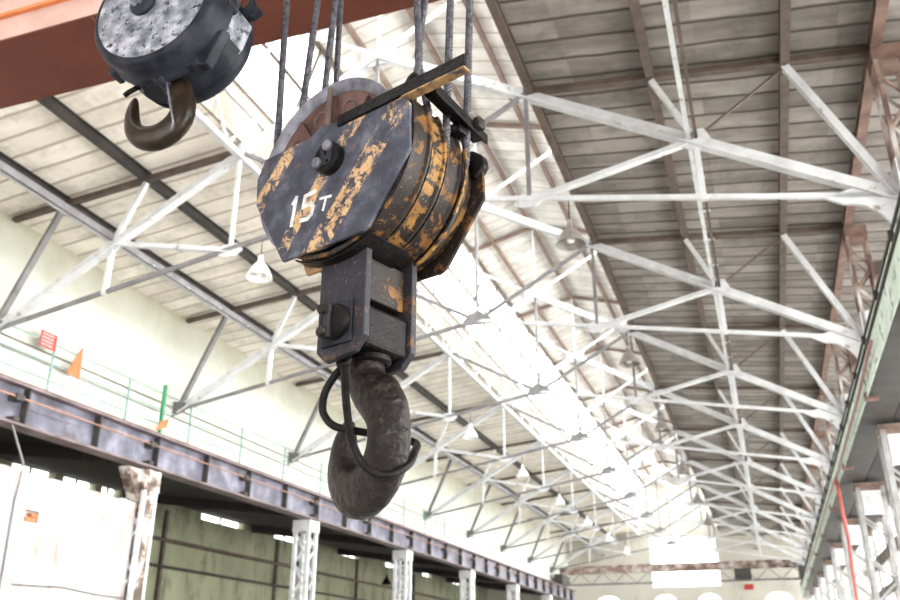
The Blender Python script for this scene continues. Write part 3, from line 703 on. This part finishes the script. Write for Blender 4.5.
# sheaves
AX = (-.11, 0, .03)
def sheave(w, spokes, rr=.485):
    o = V(AX) + W * w
    s = auto_smooth(MB().lathe([(rr, -.045), (rr + .004, -.038), (rr - .035, -.012), (rr - .05, 0), (rr - .035, .012), (rr + .004, .038), (rr, .045), (rr - .03, .036), (rr - .055, .012), (rr - .055, -.012), (rr - .03, -.036)], o, X, Z, W, 72).build('sheave', 'rim_steel', HB), 35)
    auto_smooth(MB().lathe([(.001, -.02), (.12, -.035), (.16, -.010), (rr - .05, -.008), (rr - .05, .008), (.16, .010), (.12, .035), (.001, .02)], o, X, Z, W, 60).build('sheave_web', 'sheave', s), 35)
    if spokes:
        for k in range(10):
            a = 2 * PI * k / 10 + .25; d = X * math.cos(a) + Z * math.sin(a)
            MB().bar(o + d * .12 - W * .018, o + d * (rr - .07) - W * .018, .03, .022, d.cross(W)).build('spoke', 'sheave', s, .004)
        for k in range(10):
            a = 2 * PI * (k + .5) / 10 + .25; d = X * math.cos(a) + Z * math.sin(a); e = X * -math.sin(a) + Z * math.cos(a)
            c = o + d * .33 - W * .012
            ring = [c + (d * math.cos(q) + e * math.sin(q)) * .045 for q in [2 * PI * j / 14 for j in range(15)]]
            MB().tube(ring, .006, 6, False).build('web_ring', 'brown_steel', s)
sheave(.075, True); sheave(.20, False, .478); sheave(.325, False, .478); sheave(.45, False, .478)
MB().tube([(-.03, .0, -.01), (-.03, .56, -.01)], .06, 20).build('axle', 'black_grease', HB, smooth=True)
MB().bar((-.083, .015, .15), (-.083, .015, .475), .028, .012, (0, 1, 0)).build('stay_rod', 'brown_steel', HB)
# curved guards round the right and lower side of the sheaves
def guard(w0, w1, r, a0, a1, mat, lip=.018, cx=-.012, cz=0., name='sheave_guard', r2=None):
    r2 = r if r2 is None else r2
    prof = [(r - .004, w0), (r + lip, w0), (r + lip, w0 + .012), (r + .004, w0 + .020), (r2 + .004, w1 - .020), (r2 + lip, w1 - .012), (r2 + lip, w1), (r2 - .004, w1)]
    return auto_smooth(MB().lathe(prof, (cx, 0, cz), X, Z, W, 44, math.radians(a0), math.radians(a1)).build(name, mat, HB), 30)
guard(.005, .135, .500, -128, 22, 'dirty_yellow')
guard(.165, .275, .478, -122, 26, 'yellow_guard')
guard(.300, .410, .462, -118, 28, 'dirty_yellow', r2=.470)
guard(.415, .555, .500, -110, 20, 'yellow_guard', .008, r2=.43)
guard(.02, .30, .528, -118, -62, 'black_grease', .004, name='belly_plate')
frame_plate([(-.31, -.40), (-.25, -.525), (-.13, -.525), (-.10, -.40)], .09, .11).build('lug_plate', 'tan_plate', HB, .004)
# shank plates and crosshead
shank = [(-.13, -.30), (.168, -.30), (.168, -.93), (.105, -1.0), (-.075, -1.02), (-.130, -.965)]
p1 = frame_plate(shank, .075, .115).build('shank_plate', 'shank_paint', HB, .006)
p2 = frame_plate(shank, .405, .445).build('shank_plate', 'shank_paint', HB, .006)
kp = MB().box(-.085, .105, .055, .075, -.955, -.745).build('keeper_plate', 'casing_dark', p1, .004)
auto_smooth(MB().lathe([(.001, 0), (.075, 0), (.085, .010), (.085, .035), (.001, .035)], (.02, .02, -.85), X, Z, W, 32).build('pin_end', 'black_grease', p1))
MB().box(-.02, .018, -.0, .02, -.93, -.775).build('pin_keeper', 'shank_paint', p1, .004)
for z in (-.795, -.905):
    auto_smooth(MB().lathe([(.001, -.02), (.022, -.02), (.028, -.01), (.028, .02), (.001, .02)], (-.02, 0, z), X, Z, W, 14).build('bolt', 'hook_steel', p1))
MB().box(-.11, .150, .115, .405, -.96, -.765).build('crosshead', 'black_grease', HB, .02)
MB().box(-.10, .12, .115, .405, -.72, -.50).build('spacer_block', 'dirty_yellow', HB, .01)
# hook
def hook_mesh(R, th, thick_b, top, fat=1.55, sh=.10, sx_=.065, tail=1.):
    """stations: (centre s, v, outward angle, half radial width, half thickness) -> loft"""
    st = []
    def pol(a, t, b):
        a_ = math.radians(a); rc_ = R + t / 2
        st.append((rc_ * math.cos(a_), rc_ * math.sin(a_), a_, t / 2, b))
    st.append((0, top, 0., sh, sh)); st.append((0, top - .10, 0., sh, sh)); st.append((.004, R * 2.75, 0., sh * 1.0, sh))
    st.append((sx_, R * 2.45, .10, sh * fat, sh * 1.0)); st.append((R * .97, R * 1.70, .26, th * .57, thick_b * 1.05))
    pol(33, th * .97, thick_b); pol(8, th * .88, thick_b); pol(-20, th * .94, thick_b); pol(-48, th * 1.0, thick_b); pol(-78, th * 1.04, thick_b)
    pol(-105, th * 1.02, thick_b); pol(-130, th * .92, thick_b * .96); pol(-152, th * .78, thick_b * .88)
    pol(-170, th * .64, thick_b * .76)
    for up_, hw_, hb_, in_ in ((.16, .27, .64, .30), (.34, .215, .52, .235), (.50, .15, .38, .165), (.60, .085, .22, .11)):
        st.append((-(R + th * in_), th * up_ * tail, PI - .05, th * hw_, thick_b * hb_))
    n = 16; vs = []
    for s_, v_, a, hw, hb in st:
        for k_ in range(n):
            q = 2 * PI * k_ / n; cq, sq = math.cos(q), math.sin(q)
            e = .82; rx = math.copysign(abs(cq) ** e, cq); ry = math.copysign(abs(sq) ** e, sq)
            taper = 1 - .22 * rx      # thicker on the inner side
            d = rx * hw; vs.append((s_ + math.cos(a) * d, ry * hb * taper, v_ + math.sin(a) * d))
    fs = [(i * n + k_, i * n + (k_ + 1) % n, (i + 1) * n + (k_ + 1) % n, (i + 1) * n + k_) for i in range(len(st) - 1) for k_ in range(n)]
    fs += [tuple(range(n))[::-1], tuple((len(st) - 1) * n + k_ for k_ in range(n))]
    m = MB(); m.add(vs, fs); return m
hk = hook_mesh(.112, .235, .088, .50, fat=1.75, sh=.086, sx_=.06).build('hook', 'hook_steel', HB, smooth=True, subsurf=1)
hk.location = (.008, .28, -1.375); hk.rotation_euler = (0, 0, math.radians(-14))
hk['label'] = 'heavy forged hook with a worn bright saddle'
auto_smooth(MB().lathe([(.08, -.96), (.098, -.965), (.10, -.99), (.08, -1.0)], (.026, .28, 0), X, W, Z, 28).build('collar', 'black_grease', HB))
# wire sling looped on the hook
def spline(pts, n=8):
    P = [V(p) for p in pts]; out = []
    for i in range(len(P) - 1):
        p0, p1_, p2_, p3 = P[max(i - 1, 0)], P[i], P[i + 1], P[min(i + 2, len(P) - 1)]
        for k_ in range(n):
            t_ = k_ / n
            out.append(.5 * ((2 * p1_) + (p2_ - p0) * t_ + (2 * p0 - 5 * p1_ + 4 * p2_ - p3) * t_ ** 2 + (3 * p1_ - p0 - 3 * p2_ + p3) * t_ ** 3))
    out.append(P[-1]); return out
def loc2w(p):      # a point of the hook block's frame in the hall
    return HB.matrix_basis @ V(p)
sl = [(-.01, .16, -1.00), (-.03, .13, -1.06), (-.08, .12, -1.13), (-.095, .13, -1.20), (-.085, .15, -1.26), (-.03, .18, -1.315), (.06, .26, -1.34), (.14, .38, -1.36), (.24, .43, -1.38), (.262, .36, -1.43), (.285, .28, -1.49), (.27, .20, -1.55), (.22, .14, -1.55), (.165, .11, -1.485), (.13, .10, -1.36), (.09, .11, -1.24), (.05, .13, -1.13), (.02, .145, -1.06), (-.01, .15, -1.00)]
sl = [(-.005, .15, -1.02), (-.04, .12, -1.075), (-.085, .11, -1.14), (-.102, .11, -1.20), (-.098, .12, -1.255), (-.05, .15, -1.31), (.04, .26, -1.33), (.14, .38, -1.35), (.215, .40, -1.38), (.262, .33, -1.44), (.285, .27, -1.50), (.275, .19, -1.555), (.235, .12, -1.565), (.185, .075, -1.51), (.145, .055, -1.42), (.105, .065, -1.31), (.07, .08, -1.20), (.03, .11, -1.10), (-.003, .13, -1.03)]
o = MB().tube([loc2w(p) for p in spline(sl, 8)], .0155, 14, True).build('wire_sling', 'black_grease', smooth=True)
tag(o, 'dark wire sling looped around the neck and body of the big hook', 'sling')
tag(MB().tube([loc2w(p) for p in spline([(-.02, .15, -.985), (-.028, .13, -1.01), (-.012, .12, -1.035), (.012, .13, -1.03), (.015, .15, -1.0)], 6)], .014, 10).build('sling_ferrule', 'black_grease', smooth=True), 'small dark clamp holding the wire sling at the hook neck', 'clamp')

# ------------------------------------------------------------------ ropes
def rope(pts, r, label, seg=24, lobes=6, dens=.012, tw=55):
    P = [loc2w(p) for p in pts]; out = []
    for a, b in zip(P[:-1], P[1:]):
        n = max(2, int((b - a).length / dens)); out += [a.lerp(b, i / n) for i in range(n)]
    out.append(P[-1])
    o = MB().tube(out, r, seg, True, lobes, .11, tw).build('wire_rope', 'rope', smooth=True)
    tag(o, label, 'rope', 'hoisting ropes of the big hook block'); return o
def ext(b, t_, v=3.6):
    k_ = (v - b[2]) / (t_[2] - b[2]); return tuple(b[i] + (t_[i] - b[i]) * k_ for i in range(3))
def fall(b, t_, r, label, low=None): rope([low or b, b, ext(b, t_)] if low else [b, ext(b, t_)], r, label)
fall((-.562, .1, .03), (-.606, .1, 1.406), .0165, 'steel hoisting rope dropping behind the left corner of the striped plate')
fall((-.545, .2, .10), (-.441, .2, 1.387), .0165, 'steel hoisting rope second from the left, ending behind the reddish sheave rim')
fall((-.50, .325, .20), (-.417, .32, 1.459), .0165, 'steel hoisting rope, left one of the close pair over the sheave top')
fall((-.50, .45, .30), (-.475, .42, 1.562), .0150, 'steel hoisting rope, right one of the close pair over the sheave top')
# two ropes crossing each other behind the upper bar
rope([(.40, .10, .05), (.415, .10, .28), (.445, .10, .44), (.448, .095, .56), (.425, .10, .84), (.40, .1, 1.6), (.36, .1, 3.6)], .0155, 'steel hoisting rope crossing its neighbour just above the angle bar, the left one below')
rope([(.45, .16, .05), (.462, .16, .17), (.425, .14, .40), (.408, .135, .52), (.428, .16, .88), (.46, .16, 1.6), (.52, .16, 3.6)], .0150, 'steel hoisting rope crossing its neighbour just above the angle bar, the right one below')
fall((.459, .3, .04), (.488, .3, .95), .0165, 'steel hoisting rope passing between the two bars right of the crossed ropes')
fall((.478, .44, .035), (.514, .44, 1.035), .0165, 'steel hoisting rope farthest right, passing outside the cross bar', (.455, .44, -.10))
o = tag(MB().tube([loc2w(p) for p in [(.405, .07, .27), (.425, .08, .33), (.43, .09, .36)]], [.028, .026, .02], 12).build('rope_clamp', 'black_grease', smooth=True), 'greasy clamp bound round a hoisting rope above the angle bar', 'clamp')

# ------------------------------------------------------------------ the smaller hook block
H2 = thing('small_hook_block', 'smaller grey round-cased hook block hanging before the red girder', 'crane hook', (-2.28, 2.5, 2.74), 0)
def disc(r, w0, w1, name, mat, par, cx=0., cz=0., rim=.02, seg=48):
    return auto_smooth(MB().lathe([(.001, w0), (r - rim * 2, w0), (r - rim * .6, w0 + rim * .4), (r, w0 + rim * 1.6), (r, w1), (.001, w1)], (cx, 0, cz), X, Z, W, seg).build(name, mat, par), 50)
c1 = disc(.296, -.045, .0, 'cover', 'casing_grey', H2, .01, -.01, .010)
c1b = auto_smooth(MB().lathe([(.288, -.045), (.304, -.040), (.320, -.022), (.328, .01), (.330, .07), (.336, .075), (.336, .10), (.24, .11), (.24, -.02)], (.01, 0, -.01), X, Z, W, 56).build('cover_rim', 'casing_dark', c1), 60)
hubm = auto_smooth(MB().lathe([(.001, -.07), (.055, -.07), (.065, -.06), (.065, -.045), (.001, -.045)], (-.03, 0, .0), X, Z, W, 28).build('axle_cap', 'casing_dark', c1))
for x in (-.06, -.03, -.0):
    auto_smooth(MB().lathe([(.001, -.095), (.013, -.095), (.017, -.088), (.017, -.07), (.001, -.07)], (x, 0, .3 * (x + .03)), X, Z, W, 12).build('bolt', 'casing_grey', c1))
md = auto_smooth(MB().lathe([(.30, .10), (.30, .27), (.001, .27), (.001, .10)], (-.0, 0, .0), X, Z, W, 48).build('casing_body', 'casing_dark', H2), 40)
MB().prism([(.06, -.14), (.20, .06), (.22, .16), (.33, .03), (.29, -.09), (.20, -.2)], (0, 0, 0), X, Z, W, .14, .285).build('side_cheek', 'casing_grey', H2, .01)
c2 = auto_smooth(MB().lathe([(.295, .25), (.31, .27), (.31, .34), (.285, .37), (.001, .38), (.001, .25)], (-.01, 0, .02), X, Z, W, 48).build('cover', 'casing_dark', H2), 40)
for i, (x, z) in enumerate(((-.24, -.235), (.20, -.30), (.02, -.335), (.33, .0))):
    auto_smooth(MB().lathe([(.001, .055), (.018, .055), (.024, .062), (.024, .13), (.001, .13)], (x, 0, z), X, Z, W, 14).build('bolt', 'casing_dark', H2))
MB().prism([(-.26, -.20), (-.21, -.265), (.26, -.325), (.34, -.15)], (0, 0, 0), X, Z, W, .06, .12).build('lower_lip', 'casing_dark', H2, .01)
MB().prism([(.20, .02), (.27, .10), (.31, .085), (.335, .13), (.36, .12), (.375, .07), (.405, .05), (.36, .015), (.30, .02), (.24, -.04)], (0, 0, .02), X, Z, W, .22, .26).build('rope_guide', 'casing_dark', H2, .008)
MB().prism([(-.17, -.18), (.16, -.18), (.12, -.29), (-.14, -.33), (-.19, -.29)], (0, 0, .02), X, Z, W, .10, .24).build('neck_block', 'casing_grey', H2, .012)
auto_smooth(MB().lathe([(.001, -.355), (.075, -.355), (.085, -.34), (.085, -.315), (.06, -.30), (.001, -.30)], (-.045, .17, .02), X, W, Z, 24).build('collar', 'casing_dark', H2))
MB().tube([(-.045 + .1 * math.cos(a), .17 + .1 * math.sin(a), -.315 + .02 * math.cos(a * 2)) for a in [i * 2 * PI / 24 for i in range(25)]], .010, 8).tube([(-.13, .12, -.31), (-.165, .10, -.345), (-.185, .10, -.36)], .012, 8).build('wire_tie', 'black_grease', H2, smooth=True)
hk2 = hook_mesh(.088, .118, .052, .34, fat=1.1, sh=.055, sx_=.03, tail=1.7).build('hook', 'hook_brown', H2, smooth=True, subsurf=1)
hk2.location = (-.05, .17, -.435); hk2.rotation_euler = (0, math.radians(-12), math.radians(6))
MB().tube([(.03, .10, -.31), (.075, .09, -.45), (.105, .10, -.565), (.095, .11, -.60)], .005, 8).build('latch_wire', 'rim_steel', H2, smooth=True)
def rope2(x, y, z0, label):
    pts = [V((x, y, z0 + i * .012)) for i in range(150)]
    tag(MB().tube(pts, .012, 18, True, 6, .1, 60).build('wire_rope', 'rope', smooth=True), label, 'rope')
rope2(-2.28 + .275, 2.72, 2.74 + .03, 'thin steel rope rising from the right side of the smaller hook block')

# ------------------------------------------------------------------ light, camera, colour
w = bpy.data.worlds.new('World'); bpy.context.scene.world = w; w.use_nodes = True
nt = w.node_tree; bg = nt.nodes['Background']
tc = nt.nodes.new('ShaderNodeTexCoord'); sx = nt.nodes.new('ShaderNodeSeparateXYZ'); rp_ = nt.nodes.new('ShaderNodeValToRGB')
nt.links.new(tc.outputs['Generated'], sx.inputs[0]); nt.links.new(sx.outputs[2], rp_.inputs[0])
rp_.color_ramp.elements[0].position = .0; rp_.color_ramp.elements[0].color = (.80, .78, .74, 1)
rp_.color_ramp.elements[1].position = .6; rp_.color_ramp.elements[1].color = (.95, .98, 1.0, 1)
side = nt.nodes.new('ShaderNodeMapRange'); side.inputs[1].default_value = -.3; side.inputs[2].default_value = 1
side.inputs[3].default_value = 3.0; side.inputs[4].default_value = 12.5
nt.links.new(sx.outputs[0], side.inputs[0]); nt.links.new(rp_.outputs[0], bg.inputs[0]); nt.links.new(side.outputs[0], bg.inputs[1])

cam = bpy.data.cameras.new('Camera'); co_ = bpy.data.objects.new('Camera', cam); C.objects.link(co_)
cam.sensor_width = 36; cam.lens = 870 / 900 * 36; cam.clip_start = .05; cam.clip_end = 300
co_.rotation_euler = (math.radians(90 + 22.88), 0, math.radians(19.21))
cam.dof.use_dof = True; cam.dof.focus_distance = 3.45; cam.dof.aperture_fstop = 3.2
sc = bpy.context.scene; sc.camera = co_
sc.view_settings.view_transform = 'Standard'; sc.view_settings.look = 'None'; sc.view_settings.gamma = 1
sc.view_settings.use_curve_mapping = False
sc.view_settings.exposure = 1.12
sc.cycles.use_denoising = True
sc.cycles.max_bounces = 10; sc.cycles.diffuse_bounces = 6; sc.cycles.transparent_max_bounces = 12
sc.cycles.sample_clamp_indirect = 8
